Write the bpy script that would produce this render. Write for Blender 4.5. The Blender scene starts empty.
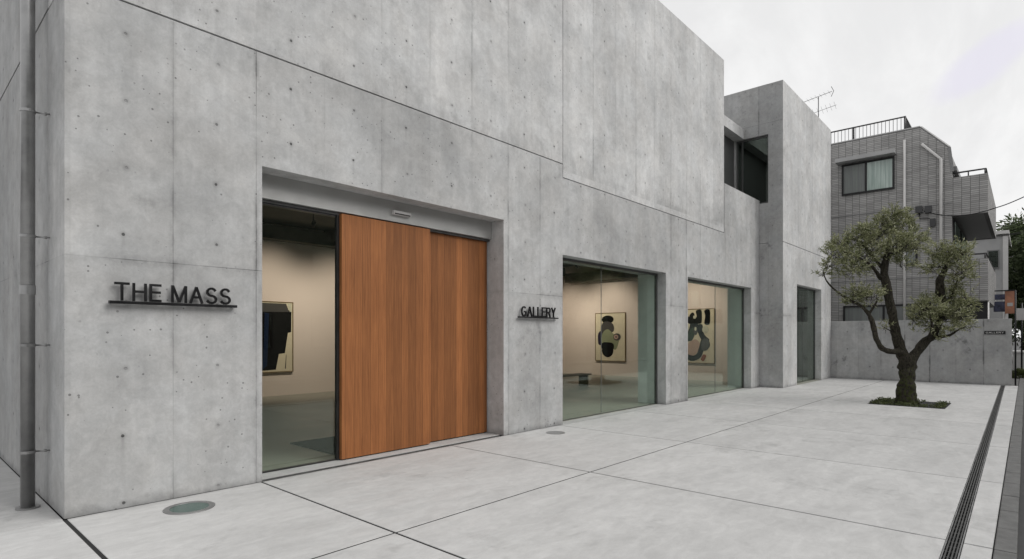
import bpy, bmesh, math, random
from mathutils import Vector, noise
random.seed(7)
R = math.radians
S = bpy.context.scene
COL = S.collection

# ------------------------------------------------------------------ helpers
class MB:
    """collects shapes that become ONE mesh object"""
    def __init__(s): s.v = []; s.f = []; s.m = []; s.sm = []
    def add(s, vs, fs, mi=0, smooth=False):
        b = len(s.v); s.v += [tuple(p) for p in vs]
        for f in fs: s.f.append([b + i for i in f]); s.m.append(mi); s.sm.append(smooth)
        return s
    def box(s, x0, y0, z0, x1, y1, z1, mi=0):
        x0, x1 = min(x0, x1), max(x0, x1); y0, y1 = min(y0, y1), max(y0, y1); z0, z1 = min(z0, z1), max(z0, z1)
        vs = [(x0,y0,z0),(x1,y0,z0),(x1,y1,z0),(x0,y1,z0),(x0,y0,z1),(x1,y0,z1),(x1,y1,z1),(x0,y1,z1)]
        return s.add(vs, [(0,3,2,1),(4,5,6,7),(0,1,5,4),(1,2,6,5),(2,3,7,6),(3,0,4,7)], mi)
    def tube(s, pts, rad, n=8, mi=0, smooth=True, caps=True, wob=0.0):
        pts = [Vector(p) for p in pts]
        if not isinstance(rad, (list, tuple)): rad = [rad] * len(pts)
        vs = []; fs = []
        up = Vector((0.13, 0.31, 0.94)).normalized()
        prev = None
        for i, p in enumerate(pts):
            t = (pts[min(i+1, len(pts)-1)] - pts[max(i-1, 0)])
            t = t.normalized() if t.length > 1e-9 else Vector((0,0,1))
            if prev is None:
                a = t.cross(up)
                if a.length < 1e-3: a = t.cross(Vector((1,0,0)))
                a.normalize()
            else:
                a = (prev - t * prev.dot(t)).normalized()
            prev = a; b = t.cross(a)
            for k in range(n):
                an = 2*math.pi*k/n
                d = a*math.cos(an) + b*math.sin(an)
                r = rad[i]
                if wob:
                    q = p + d*r
                    r *= 1 + wob*(noise.noise(q*7.0) + .6*noise.noise(q*17.0))
                vs.append(p + d*r)
        for i in range(len(pts)-1):
            for k in range(n):
                fs.append((i*n+k, i*n+(k+1)%n, (i+1)*n+(k+1)%n, (i+1)*n+k))
        if caps:
            fs.append(tuple(range(n-1, -1, -1))); fs.append(tuple((len(pts)-1)*n+k for k in range(n)))
        return s.add(vs, fs, mi, smooth)
    def disc(s, c, r, z0, z1, n=32, mi=0, r0=0.0):
        vs = []; fs = []
        if r0 <= 0:
            return s.tube([(c[0],c[1],z0),(c[0],c[1],z1)], r, n, mi, False)
        for k in range(n):
            a = 2*math.pi*k/n; ca, sa = math.cos(a), math.sin(a)
            for (rr, z) in ((r,z0),(r,z1),(r0,z1),(r0,z0)): vs.append((c[0]+rr*ca, c[1]+rr*sa, z))
        for k in range(n):
            j = (k+1) % n
            for q in range(4): fs.append((k*4+q, j*4+q, j*4+(q+1)%4, k*4+(q+1)%4))
        return s.add(vs, fs, mi)
    def prism_x(s, poly, x0, x1, mi=0):
        """poly of (y,z), extruded along x"""
        n = len(poly)
        vs = [(x0, y, z) for y, z in poly] + [(x1, y, z) for y, z in poly]
        fs = [tuple(range(n)), tuple(range(2*n-1, n-1, -1))] + [(i, i+n, (i+1)%n+n, (i+1)%n) for i in range(n)]
        return s.add(vs, fs, mi)
    def build(s, name, mats, parent=None, bevel=0.0, recalc=True, seg=2):
        me = bpy.data.meshes.new(name)
        off = Vector((0,0,0)) if parent is None else ORG.get(parent.name, Vector((0,0,0)))
        me.from_pydata([tuple(Vector(p) - off) for p in s.v], [], s.f)
        if not isinstance(mats, (list, tuple)): mats = [mats]
        for m in mats: me.materials.append(m)
        me.polygons.foreach_set('material_index', s.m)
        me.polygons.foreach_set('use_smooth', s.sm)
        if recalc:
            bm = bmesh.new(); bm.from_mesh(me)
            bmesh.ops.recalc_face_normals(bm, faces=bm.faces); bm.to_mesh(me); bm.free()
        o = bpy.data.objects.new(name, me); COL.objects.link(o)
        if parent is not None:
            o.parent = parent; ORG[o.name] = off
        if bevel:
            md = o.modifiers.new('Bevel', 'BEVEL'); md.width = bevel; md.segments = seg
            md.limit_method = 'ANGLE'; md.angle_limit = R(40); md.harden_normals = False
        return o
ORG = {}
def tag(o, label=None, cat=None, group=None, kind=None):
    if label: o['label'] = label
    if cat: o['category'] = cat
    if group: o['group'] = group
    if kind: o['kind'] = kind
    return o
def thing(name, label, cat, loc=(0,0,0), group=None):
    o = bpy.data.objects.new(name, None); COL.objects.link(o); o.location = loc
    o.empty_display_size = .1
    ORG[o.name] = Vector(loc)
    return tag(o, label, cat, group)
def kids(o): return [c for c in bpy.data.objects if c.parent == o]
def copy_tree(o, parent=None):
    c = o.copy(); COL.objects.link(c); c.parent = parent
    for ch in kids(o): copy_tree(ch, c)
    return c
def grid_wall(mb, us, zs, cell, y0, y1, axis='Y', mi=0):
    """Wall of cells in (u,z), thickness y0..y1; cell(i,j)-> front setback, or None for an opening. Only outside faces."""
    nu, nz = len(us)-1, len(zs)-1
    D = [[cell(i, j) for j in range(nz)] for i in range(nu)]
    get = lambda i, j: D[i][j] if 0 <= i < nu and 0 <= j < nz else None
    P = (lambda u, y, z: (u, y, z)) if axis == 'Y' else (lambda u, y, z: (y, u, z))
    bmv = {}; vs = []; fs = []
    def V(u, y, z):
        k = (round(u,4), round(y,4), round(z,4))
        if k not in bmv: bmv[k] = len(vs); vs.append(P(u, y, z))
        return bmv[k]
    for i in range(nu):
        for j in range(nz):
            d = D[i][j]
            if d is None: continue
            a, b, c, e = us[i], us[i+1], zs[j], zs[j+1]; f = y0 + d
            fs.append((V(a,f,c), V(b,f,c), V(b,f,e), V(a,f,e)))
            fs.append((V(a,y1,c), V(a,y1,e), V(b,y1,e), V(b,y1,c)))
            for (q, p1, p2) in ((get(i-1,j),(a,c),(a,e)), (get(i+1,j),(b,c),(b,e)), (get(i,j-1),(a,c),(b,c)), (get(i,j+1),(a,e),(b,e))):
                if q is None: g = y1
                elif q > d + 1e-6: g = y0 + q
                else: continue
                fs.append((V(p1[0],f,p1[1]), V(p2[0],f,p2[1]), V(p2[0],g,p2[1]), V(p1[0],g,p1[1])))
    mb.add(vs, fs, mi)

# ------------------------------------------------------------------ materials
class NT:
    def __init__(s, name, target=None):
        if target is None:
            s.mat = bpy.data.materials.new(name); s.mat.use_nodes = True; s.t = s.mat.node_tree
        else: s.mat = None; s.t = target
        s.n = s.t.nodes; s.n.clear()
    def node(s, ty, ins=None, **kw):
        n = s.n.new(ty)
        for k, v in kw.items(): setattr(n, k, v)
        for k, v in (ins or {}).items():
            sk = n.inputs[k]
            if hasattr(v, 'is_output') or isinstance(v, bpy.types.NodeSocket): s.t.links.new(v, sk)
            else: sk.default_value = v
        return n
    def m(s, op, a, b=None, c=None, clamp=False):
        ins = {0: a}
        if b is not None: ins[1] = b
        if c is not None: ins[2] = c
        return s.node('ShaderNodeMath', ins, operation=op, use_clamp=clamp).outputs[0]
    def sm(s, v, a, b, lo=0.0, hi=1.0):
        return s.node('ShaderNodeMapRange', {0: v, 1: a, 2: b, 3: lo, 4: hi}, interpolation_type='SMOOTHSTEP').outputs[0]
    def mix(s, f, a, b, blend='MIX'):
        n = s.node('ShaderNodeMix', data_type='RGBA', blend_type=blend)
        for k, v in ((0, f), (6, a), (7, b)):
            if isinstance(v, bpy.types.NodeSocket): s.t.links.new(v, n.inputs[k])
            elif k and isinstance(v, (int, float)): n.inputs[k].default_value = (v, v, v, 1)
            elif k: n.inputs[k].default_value = tuple(v) + ((1,) if len(v) == 3 else ())
            else: n.inputs[k].default_value = v
        return n.outputs[2]
    def noise(s, vec, scale, detail=4, rough=.55, dist=0.0):
        return s.node('ShaderNodeTexNoise', {'Vector': vec, 'Scale': scale, 'Detail': detail, 'Roughness': rough, 'Distortion': dist}).outputs[0]
    def comb(s, x, y, z): return s.node('ShaderNodeCombineXYZ', {0: x, 1: y, 2: z}).outputs[0]
    def sep(s, v):
        n = s.node('ShaderNodeSeparateXYZ', {0: v}); return n.outputs[0], n.outputs[1], n.outputs[2]
    def pos(s): return s.node('ShaderNodeNewGeometry').outputs['Position']
    def obj(s): return s.node('ShaderNodeTexCoord').outputs['Object']
    def bump(s, h, strength=.3, dist=.01):
        return s.node('ShaderNodeBump', {'Height': h, 'Strength': strength, 'Distance': dist}).outputs[0]
    def principled(s, col, rough=.7, metal=0.0, spec=.4, normal=None, **kw):
        ins = {'Base Color': col if isinstance(col, bpy.types.NodeSocket) else tuple(col)+(1,), 'Roughness': rough, 'Metallic': metal, 'Specular IOR Level': spec}
        if normal is not None: ins['Normal'] = normal
        ins.update(kw)
        p = s.node('ShaderNodeBsdfPrincipled', ins)
        s.out(p.outputs[0]); return p
    def out(s, sh):
        o = s.node('ShaderNodeOutputMaterial'); s.t.links.new(sh, o.inputs[0])

def simple(name, col, rough=.6, metal=0.0, spec=.4, var=.12, scale=6.0, bump=0.0):
    t = NT(name); p = t.pos()
    n = t.noise(p, scale, 5, .6)
    f = t.sm(n, .3, .7, 1-var, 1+var)
    c = t.mix(1.0, tuple(col), t.comb(f, f, f), 'MULTIPLY')
    nm = t.bump(t.noise(p, scale*12, 3), bump, .004) if bump else None
    t.principled(c, t.sm(n, .3, .7, max(.05, rough-.07), min(1, rough+.07)), metal, spec, nm)
    return t.mat

def concrete(name, axis='X', u0=1.45, pu=.765, v0=4.14, pv=.585, tone=.40, hj=(2.17,), holes=1.0, jstr=1.0, seed=0.0, dirt=.5, grooves=()):
    t = NT(name); p = t.pos(); x, y, z = t.sep(p)
    u = x if axis == 'X' else y
    q = t.comb(t.m('ADD', x, seed), y, z)
    nx_, ny_, nz_ = t.sep(t.node('ShaderNodeNewGeometry').outputs['True Normal'])
    face = t.m('GREATER_THAN', t.m('ABSOLUTE', ny_ if axis == 'X' else nx_), .5)
    holes = t.m('MULTIPLY', face, holes); jstr = t.m('MULTIPLY', face, jstr)
    # lattice of form-tie holes
    a = t.m('DIVIDE', t.m('SUBTRACT', u, u0), pu)
    b = t.m('DIVIDE', t.m('SUBTRACT', z, v0), pv)
    ia = t.m('FLOOR', t.m('ADD', a, .5)); ib = t.m('FLOOR', t.m('ADD', b, .5))
    rnd = t.node('ShaderNodeTexWhiteNoise', {'Vector': t.comb(ia, ib, seed+3.3)}, noise_dimensions='3D').outputs
    jx = t.m('MULTIPLY', t.m('SUBTRACT', rnd[0], .5), .03)
    du = t.m('ADD', t.m('MULTIPLY', t.m('SUBTRACT', a, ia), pu), jx); dv = t.m('MULTIPLY', t.m('SUBTRACT', b, ib), pv)
    wob = t.m('MULTIPLY', t.m('SUBTRACT', t.noise(q, 30, 2), .5), .008)
    r = t.m('ADD', t.m('SQRT', t.m('ADD', t.m('MULTIPLY', du, du), t.m('MULTIPLY', dv, dv))), wob)
    hole = t.m('MULTIPLY', t.sm(r, .010, .0155, 1, 0), holes)
    hstr = t.m('MULTIPLY', hole, t.sm(rnd[0], .0, .9, .22, .85))
    halo = t.m('MULTIPLY', t.sm(r, .014, .045, .15, 0), holes)
    # streak running down from a hole
    st = t.m('MULTIPLY', t.sm(t.m('ABSOLUTE', t.m('ADD', du, wob)), .004, .02, 1, 0), t.m('MULTIPLY', t.sm(dv, -.28, -.01, 0, 1), t.m('LESS_THAN', dv, 0)))
    st = t.m('MULTIPLY', st, t.m('MULTIPLY', t.sm(rnd[0], .6, .95, 0, .12), holes))
    # form joints: vertical, midway between hole columns
    k = t.m('ADD', a, .5); ik = t.m('FLOOR', t.m('ADD', k, .5))
    dj = t.m('ABSOLUTE', t.m('MULTIPLY', t.m('SUBTRACT', k, ik), pu))
    jr = t.node('ShaderNodeTexWhiteNoise', {'Vector': t.comb(ik, seed+8.1, t.m('FLOOR', t.m('DIVIDE', z, 4.4)))}, noise_dimensions='3D').outputs[0]
    js = t.sm(jr, .2, 1.0, .08, .85)
    fade = t.sm(t.noise(t.comb(t.m('MULTIPLY', ik, 7.3), seed, t.m('MULTIPLY', z, .9)), 1.0, 3), .35, .62, .25, 1)
    js = t.m('MULTIPLY', t.m('MULTIPLY', js, fade), jstr)
    jline = t.m('MULTIPLY', t.sm(dj, .002, .0055, 1, 0), js)
    smear_n = t.noise(t.comb(t.m('MULTIPLY', u, 3.0), seed, t.m('MULTIPLY', z, 1.1)), 2.2, 5, .65)
    djw = t.m('ADD', dj, t.m('MULTIPLY', t.m('SUBTRACT', smear_n, .5), .10))
    smear = t.m('MULTIPLY', t.m('MULTIPLY', t.sm(djw, .0, .05, 1, 0), js), t.sm(smear_n, .40, .68, 0, .8))
    hl = None if hj else 0.0; hs = None if hj else 0.0
    for hz in hj:
        d = t.m('ABSOLUTE', t.m('SUBTRACT', z, hz + 0.0))
        l = t.m('MULTIPLY', t.sm(d, .002, .006, 1, 0), t.sm(t.noise(t.comb(u, seed, hz), 1.6, 3), .38, .58, .1, .95))
        w = t.m('MULTIPLY', t.sm(d, .0, .07, 1, 0), t.sm(t.noise(q, 2.3, 4), .45, .7, 0, .3))
        hl = l if hl is None else t.m('MAXIMUM', hl, l); hs = w if hs is None else t.m('MAXIMUM', hs, w)
    # board tone per panel
    pt = t.node('ShaderNodeTexWhiteNoise', {'Vector': t.comb(t.m('FLOOR', k), t.m('FLOOR', t.m('DIVIDE', t.m('SUBTRACT', z, 2.17), 2.24)), seed)}, noise_dimensions='3D').outputs[0]
    fine_ = t.sm(t.noise(q, 9.0, 6, .75, .5), .34, .66, .915, 1.06)
    tone_p = t.m('MULTIPLY_ADD', pt, .13, .935)
    big = t.sm(t.noise(q, .55, 6, .62, .5), .32, .68, .86, 1.12)
    mid = t.sm(t.noise(q, 2.1, 7, .7, .6), .32, .70, .90, 1.07)
    strk = t.sm(t.noise(t.comb(t.m('MULTIPLY', x, 5), t.m('MULTIPLY', y, 5), t.m('MULTIPLY', t.m('ADD', z, seed), .35)), 1.0, 6, .62), .32, .70, .93, 1.035)
    strk2 = t.sm(t.noise(t.comb(t.m('MULTIPLY', x, 22), t.m('MULTIPLY', y, 22), t.m('MULTIPLY', t.m('ADD', z, seed), .8)), 1.0, 4, .6), .3, .7, .985, 1.01)
    grain = t.sm(t.noise(q, 70, 3, .7), .25, .75, .955, 1.04)
    v = t.m('MULTIPLY', t.m('MULTIPLY', big, t.m('MULTIPLY', mid, fine_)), t.m('MULTIPLY', strk, t.m('MULTIPLY', grain, t.m('MULTIPLY', tone_p, strk2))))
    # dark damp blotches
    bl = t.m('MULTIPLY', t.sm(t.noise(q, 1.15, 7, .7, .6), .56, .70, 0, 1), t.sm(t.noise(q, 6.5, 5, .7), .42, .62, 0, .20*dirt*2))
    # bug holes
    vo = t.node('ShaderNodeTexVoronoi', {'Vector': q, 'Scale': 15.0}, feature='F1').outputs
    br = t.node('ShaderNodeSeparateColor', {0: vo[1]}).outputs[0]
    bug = t.m('MULTIPLY', t.m('LESS_THAN', vo[0], t.m('MULTIPLY', br, .16)), t.sm(t.noise(q, 1.4, 4, .6), .40, .54, 0, 1))
    bug = t.m('MULTIPLY', bug, t.m('GREATER_THAN', br, .35))
    # grime along the foot of the wall
    foot = t.sm(t.m('ADD', z, t.m('MULTIPLY', t.m('SUBTRACT', t.noise(q, 3.5, 5, .7), .5), .22)), .0, .10, .30, 0)
    dark = t.m('ADD', t.m('ADD', t.m('MULTIPLY', hstr, .72), t.m('ADD', halo, st)), t.m('ADD', t.m('MULTIPLY', jline, .5), smear))
    dark = t.m('ADD', dark, t.m('ADD', t.m('MULTIPLY', bug, .5), t.m('ADD', bl, t.m('ADD', foot, t.m('ADD', t.m('MULTIPLY', hl, .45), hs)))))
    for gz in grooves:
        dz = t.m('SUBTRACT', z, gz); gn = t.noise(t.comb(t.m('MULTIPLY', u, 2.2), seed, t.m('MULTIPLY', z, 1.2)), 1.5, 6, .68)
        up_ = t.m('MULTIPLY', t.m('GREATER_THAN', dz, 0), t.sm(t.m('ADD', dz, t.m('MULTIPLY', gn, -.5)), -.25, .35, 1, 0))
        dark = t.m('ADD', dark, t.m('MULTIPLY', up_, t.sm(gn, .40, .66, .02, .24)))
    dark = t.m('MINIMUM', dark, .85)
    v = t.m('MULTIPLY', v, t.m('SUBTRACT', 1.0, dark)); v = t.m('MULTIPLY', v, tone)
    tint = t.sm(t.noise(q, 1.7, 3), .3, .7, 0, 1)
    c = t.mix(1.0, t.mix(tint, (1.0, .995, .985), (.985, .995, 1.0)), t.comb(v, v, v), 'MULTIPLY')
    h = t.m('SUBTRACT', t.m('MULTIPLY', t.noise(q, 90, 3, .7), .10), t.m('ADD', hole, t.m('ADD', t.m('MULTIPLY', bug, .5), t.m('MULTIPLY', jline, .35))))
    h = t.m('ADD', h, t.m('MULTIPLY', t.noise(q, 1.1, 2), .9))
    t.principled(c, t.sm(t.noise(q, 3, 4), .3, .7, .62, .85), 0, .35, t.bump(h, .55, .012))
    return t.mat

M = {}
M['conc'] = concrete('concrete_facade', 'X', tone=.468, hj=(2.17,))
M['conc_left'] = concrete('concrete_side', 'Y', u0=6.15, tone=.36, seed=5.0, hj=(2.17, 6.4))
M['conc_upper'] = concrete('concrete_upper', 'X', tone=.575, seed=11.0, hj=(), jstr=.75, v0=4.66, grooves=(4.32,))
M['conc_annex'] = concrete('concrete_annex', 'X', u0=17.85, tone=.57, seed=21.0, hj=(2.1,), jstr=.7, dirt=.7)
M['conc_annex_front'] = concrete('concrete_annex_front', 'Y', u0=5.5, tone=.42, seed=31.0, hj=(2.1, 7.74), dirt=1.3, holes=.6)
M['conc_low'] = concrete('concrete_boundary', 'Y', u0=.64, pu=.675, v0=.45, pv=.6, tone=.40, seed=41.0, hj=(), jstr=2.4, dirt=1.3)

def paving(name, tone=.5):
    t = NT(name); p = t.pos(); x, y, z = t.sep(p)
    cx = t.m('FLOOR', t.m('DIVIDE', t.m('SUBTRACT', x, .2), 2.5)); cy = t.m('FLOOR', t.m('DIVIDE', y, 3.58))
    w = t.node('ShaderNodeTexWhiteNoise', {'Vector': t.comb(cx, cy, 2.0)}, noise_dimensions='3D').outputs[0]
    v = t.m('MULTIPLY_ADD', w, .09, .955)
    sx = t.comb(t.m('MULTIPLY', x, 1.0), t.m('MULTIPLY', y, 2.3), 0.0)
    v = t.m('MULTIPLY', v, t.sm(t.noise(sx, .8, 7, .66, .5), .3, .7, .91, 1.05))
    v = t.m('MULTIPLY', v, t.sm(t.noise(sx, 3.4, 6, .7, .8), .3, .7, .915, 1.05))
    v = t.m('MULTIPLY', v, t.sm(t.noise(p, 11, 5, .7), .3, .7, .96, 1.03))
    v = t.m('MULTIPLY', v, t.sm(t.noise(p, 160, 3, .7), .3, .7, .95, 1.05))
    stain = t.m('MULTIPLY', t.sm(t.noise(p, .9, 7, .7, 1.0), .53, .68, 0, 1), t.sm(t.noise(p, 5, 5, .7), .38, .62, 0, .20))
    vo = t.node('ShaderNodeTexVoronoi', {'Vector': p, 'Scale': 2.3, 'Randomness': 1.0}, feature='F1').outputs
    spot = t.m('MULTIPLY', t.m('LESS_THAN', vo[0], .022), .35)
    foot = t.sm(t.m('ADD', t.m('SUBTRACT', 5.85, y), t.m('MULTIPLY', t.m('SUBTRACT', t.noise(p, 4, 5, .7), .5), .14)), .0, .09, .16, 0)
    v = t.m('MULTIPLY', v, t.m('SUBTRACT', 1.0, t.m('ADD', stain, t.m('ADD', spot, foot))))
    v = t.m('MULTIPLY', v, tone)
    c = t.mix(1.0, (1.0, .998, .99), t.comb(v, v, v), 'MULTIPLY')
    t.principled(c, t.sm(t.noise(sx, 2, 4), .3, .7, .55, .8), 0, .35, t.bump(t.noise(p, 60, 4, .7), .18, .006))
    return t.mat
M['paving'] = paving('plaza_paving', .50)
M['kerb'] = simple('granite_kerb', (.13, .13, .128), .8, var=.22, scale=9, bump=.4)
M['asphalt'] = simple('asphalt', (.075, .075, .076), .9, var=.2, scale=3, bump=.5)
M['joint'] = simple('joint_filler', (.018, .018, .018), .9)
M['floor_in'] = simple('gallery_floor', (.29, .29, .25), .45, var=.1, scale=1.5)
M['wall_in'] = simple('gallery_plaster', (.80, .73, .68), .85, var=.015, scale=1.2)
M['ceil'] = simple('gallery_ceiling', (.10, .10, .085), .9, var=.2, scale=2)
M['black'] = simple('black_metal', (.012, .012, .013), .45, var=.1)
M['rail_black'] = simple('black_sign_metal', (.01, .01, .011), .35)
M['alu'] = simple('brushed_aluminium', (.50, .50, .49), .42, .55, var=.05, scale=3)
M['alu_dark'] = simple('dark_window_metal', (.06, .06, .062), .4, .6)
M['mat'] = simple('door_mat', (.012, .012, .013), .95, var=.2, scale=40, bump=.5)
M['steel'] = simple('galvanised_steel', (.33, .33, .33), .38, .85, var=.14, scale=5)
M['grate'] = simple('drain_grate_metal', (.09, .09, .088), .55, .5, var=.2)
M['frame_grey'] = simple('grey_window_metal', (.12, .12, .12), .4, .5)
M['white'] = simple('off_white_paint', (.62, .61, .6), .6, var=.04)
M['pale'] = simple('pale_render', (.42, .42, .42), .8, var=.08, scale=1.2)
M['soil'] = simple('soil', (.035, .03, .024), .95, var=.35, scale=14, bump=.8)
M['bench'] = simple('bench_wood', (.15, .13, .10), .6)
M['rubber'] = simple('grey_plastic', (.22, .22, .22), .5)

def glass(name, tint, extra=0.0, rough=0.0):
    t = NT(name)
    fac = t.node('ShaderNodeLayerWeight', {0: .5}).outputs[1]
    f = t.m('ADD', t.m('MULTIPLY', t.m('POWER', fac, 5), .95), .04 + extra, clamp=True)
    tr = t.node('ShaderNodeBsdfTransparent', {0: tuple(tint)+(1,)}).outputs[0]
    gl = t.node('ShaderNodeBsdfGlossy', {0: (.86, 1, .90, 1), 1: rough}).outputs[0]
    mx = t.node('ShaderNodeMixShader', {0: f, 1: tr, 2: gl}).outputs[0]
    t.out(mx); return t.mat
M['glass'] = glass('clear_green_glass', (.92, .955, .93), .012)
M['glass_neutral'] = glass('grey_glass', (.78, .77, .77), .0)
M['glass_dark'] = glass('tinted_glass', (.35, .37, .37), .07)

def wood():
    t = NT('door_wood'); p = t.pos(); x, y, z = t.sep(p)
    pw = .118
    a = t.m('DIVIDE', x, pw); ia = t.m('FLOOR', a); fa = t.m('SUBTRACT', a, ia)
    w = t.node('ShaderNodeTexWhiteNoise', {'Vector': t.comb(ia, 3.0, 1.0)}, noise_dimensions='3D').outputs
    off = t.m('MULTIPLY', w[0], 13.0)
    g = t.noise(t.comb(t.m('ADD', t.m('MULTIPLY', x, 44), off), 0.0, t.m('ADD', t.m('MULTIPLY', z, 1.1), off)), 1.6, 7, .68, .6)
    g2 = t.noise(t.comb(t.m('MULTIPLY', x, 160), 0.0, t.m('ADD', t.m('MULTIPLY', z, 5), off)), 1.0, 4, .6)
    c = t.mix(t.sm(g, .28, .72), (.205, .076, .026), (.335, .132, .045))
    c = t.mix(t.sm(g2, .45, .75, 0, .28), c, (.17, .060, .026))
    v = t.m('MULTIPLY_ADD', w[0], .46, .76)
    v = t.m('MULTIPLY', v, t.sm(t.noise(p, .8, 3), .3, .7, .92, 1.08))
    gap = t.m('MULTIPLY', t.sm(t.m('MINIMUM', fa, t.m('SUBTRACT', 1.0, fa)), .006, .03, 1, 0), .45)
    v = t.m('MULTIPLY', v, t.m('SUBTRACT', 1.0, gap))
    c = t.mix(1.0, c, t.comb(v, v, v), 'MULTIPLY')
    h = t.m('SUBTRACT', t.m('MULTIPLY', g2, .15), gap)
    t.principled(c, t.sm(g, .3, .7, .50, .66), 0, .3, t.bump(h, .4, .004))
    return t.mat
M['wood'] = wood()

def brick(name, axis='Y', tone=.22):
    t = NT(name); p = t.pos(); x, y, z = t.sep(p)
    u = y if axis == 'Y' else x
    b = t.node('ShaderNodeTexBrick', {'Vector': t.comb(u, z, 0.0), 'Color1': (.95,.95,.95,1), 'Color2': (.70,.70,.70,1), 'Mortar': (.36,.36,.36,1), 'Scale': 1.0,
        'Mortar Size': .008, 'Mortar Smooth': .2, 'Bias': 0.0, 'Brick Width': .24, 'Row Height': .066}, offset=.0, squash=1.0)
    b2 = t.sm(t.m('ABSOLUTE', t.m('SUBTRACT', t.m('FRACT', t.m('DIVIDE', u, .24)), .5)), .44, .49, 1, .85)
    v = t.m('MULTIPLY', t.m('MULTIPLY', t.sm(t.noise(p, .7, 5, .6), .3, .7, .88, 1.1), b2), tone)
    c = t.mix(1.0, b.outputs[0], t.comb(v, t.m('MULTIPLY', v, .985), t.m('MULTIPLY', v, .97)), 'MULTIPLY')
    t.principled(c, .75, 0, .3, t.bump(t.m('SUBTRACT', 1.0, b.outputs[1]), .4, .01))
    return t.mat
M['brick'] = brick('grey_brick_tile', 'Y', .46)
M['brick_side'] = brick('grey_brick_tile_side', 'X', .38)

def leafmat(name, c0, c1, c2):
    t = NT(name); p = t.pos()
    geo = t.node('ShaderNodeNewGeometry'); r = geo.outputs['Random Per Island']
    n = t.noise(p, 2.6, 3)
    c = t.mix(t.sm(n, .35, .65), c0, c1)
    c = t.mix(t.sm(r, .45, 1.0, 0, .75), c, c2)
    d = t.node('ShaderNodeBsdfPrincipled', {'Base Color': c, 'Roughness': .55, 'Specular IOR Level': .35}).outputs[0]
    tl = t.node('ShaderNodeBsdfTranslucent', {0: c}).outputs[0]
    t.out(t.node('ShaderNodeMixShader', {0: .28, 1: d, 2: tl}).outputs[0]); return t.mat
M['olive'] = leafmat('olive_leaves', (.12, .138, .058), (.26, .275, .14), (.58, .58, .40))
M['conifer'] = leafmat('dark_foliage', (.045, .062, .028), (.09, .12, .055), (.17, .21, .11))
M['bush'] = leafmat('low_foliage', (.05, .065, .02), (.09, .11, .04), (.13, .15, .06))
def bark():
    t = NT('bark'); p = t.pos(); x, y, z = t.sep(p)
    n = t.noise(t.comb(t.m('MULTIPLY', x, 1), t.m('MULTIPLY', y, 1), t.m('MULTIPLY', z, .45)), 26, 6, .7, 1.0)
    c = t.mix(t.sm(n, .32, .68), (.012, .010, .008), (.065, .058, .047))
    moss = t.m('MULTIPLY', t.sm(t.m('ADD', z, t.m('MULTIPLY', t.noise(p, 5, 4), .9)), .7, 1.5, 1, .15), t.sm(t.noise(p, 16, 4), .42, .6, 0, .75))
    c = t.mix(moss, c, (.06, .07, .022))
    t.principled(c, .9, 0, .2, t.bump(n, .9, .03)); return t.mat
M['bark'] = bark()

# ------------------------------------------------------------------ ground
g = MB(); g.add([(-300,-400,-.13),(600,-400,-.13),(600,500,-.13),(-300,500,-.13)], [(0,1,2,3)])
tag(g.build('road', M['asphalt']), kind='structure')
# plaza paving cut by sawn joints
JX = [1.03, 2.65, 5.27, 7.67, 10.15, 12.6, 15.05, 17.5, 20.0]
g = MB(); jw = .022
xs = [-9.0]
for j in JX: xs += ([j-.012, j+.018] if j == 1.03 else [j-jw/2, j+jw/2])
xs += [22.885]
ys0, ys1, ym = .175, 5.842, 3.58
bedx0, bedx1, bedy0, bedy1 = 14.65, 16.1, 1.24, 2.62
DR = .105; dy0 = lambda X: .385 + (X-4.8)*.0075      # drain centre line
g2 = MB()
def slab(mb, x0, x1, ya0, ya1, yb0, yb1, z=0.0, t=.11):
    vs = [(x0,ya0,z),(x1,ya1,z),(x1,yb1,z),(x0,yb0,z),(x0,ya0,z-t),(x1,ya1,z-t),(x1,yb1,z-t),(x0,yb0,z-t)]
    mb.add(vs, [(0,1,2,3),(4,7,6,5),(0,4,5,1),(1,5,6,2),(2,6,7,3),(3,7,4,0)])
for i in range(0, len(xs), 2):
    a, b = xs[i], xs[i+1]
    cuts = [a, b]
    if a < bedx0 < b: cuts = sorted(cuts + [bedx0])
    if a < bedx1 < b: cuts = sorted(cuts + [bedx1])
    for c, d in zip(cuts[:-1], cuts[1:]):
        inbed = c >= bedx0-1e-6 and d <= bedx1+1e-6
        lo = lambda X: dy0(X) + DR/2
        if inbed:
            slab(g, c, d, lo(c), lo(d), bedy0, bedy0); slab(g, c, d, bedy1, bedy1, ym-jw/2, ym-jw/2)
        else:
            slab(g, c, d, lo(c), lo(d), ym-jw/2, ym-jw/2)
        slab(g, c, d, ym+jw/2, ym+jw/2, ys1, ys1)
        slab(g, c, d, ys0, ys0, dy0(c)-DR/2, dy0(d)-DR/2)
# paving beside the building, left of the corner
slab(g, -9.0, 1.022, 5.853, 5.853, 18.0, 18.0)
tag(g.build('plaza_paving', M['paving'], bevel=.003, seg=1), kind='structure')
b = MB(); b.box(-9.0, .45, -.125, 1.02, 17.9, -.004); b.box(1.02, .62, -.124, 22.88, 5.84, -.0045); b.box(-9, .18, -.12, 22.87, .30, -.006)
tag(b.build('paving_bed', M['joint']), kind='structure')
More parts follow.
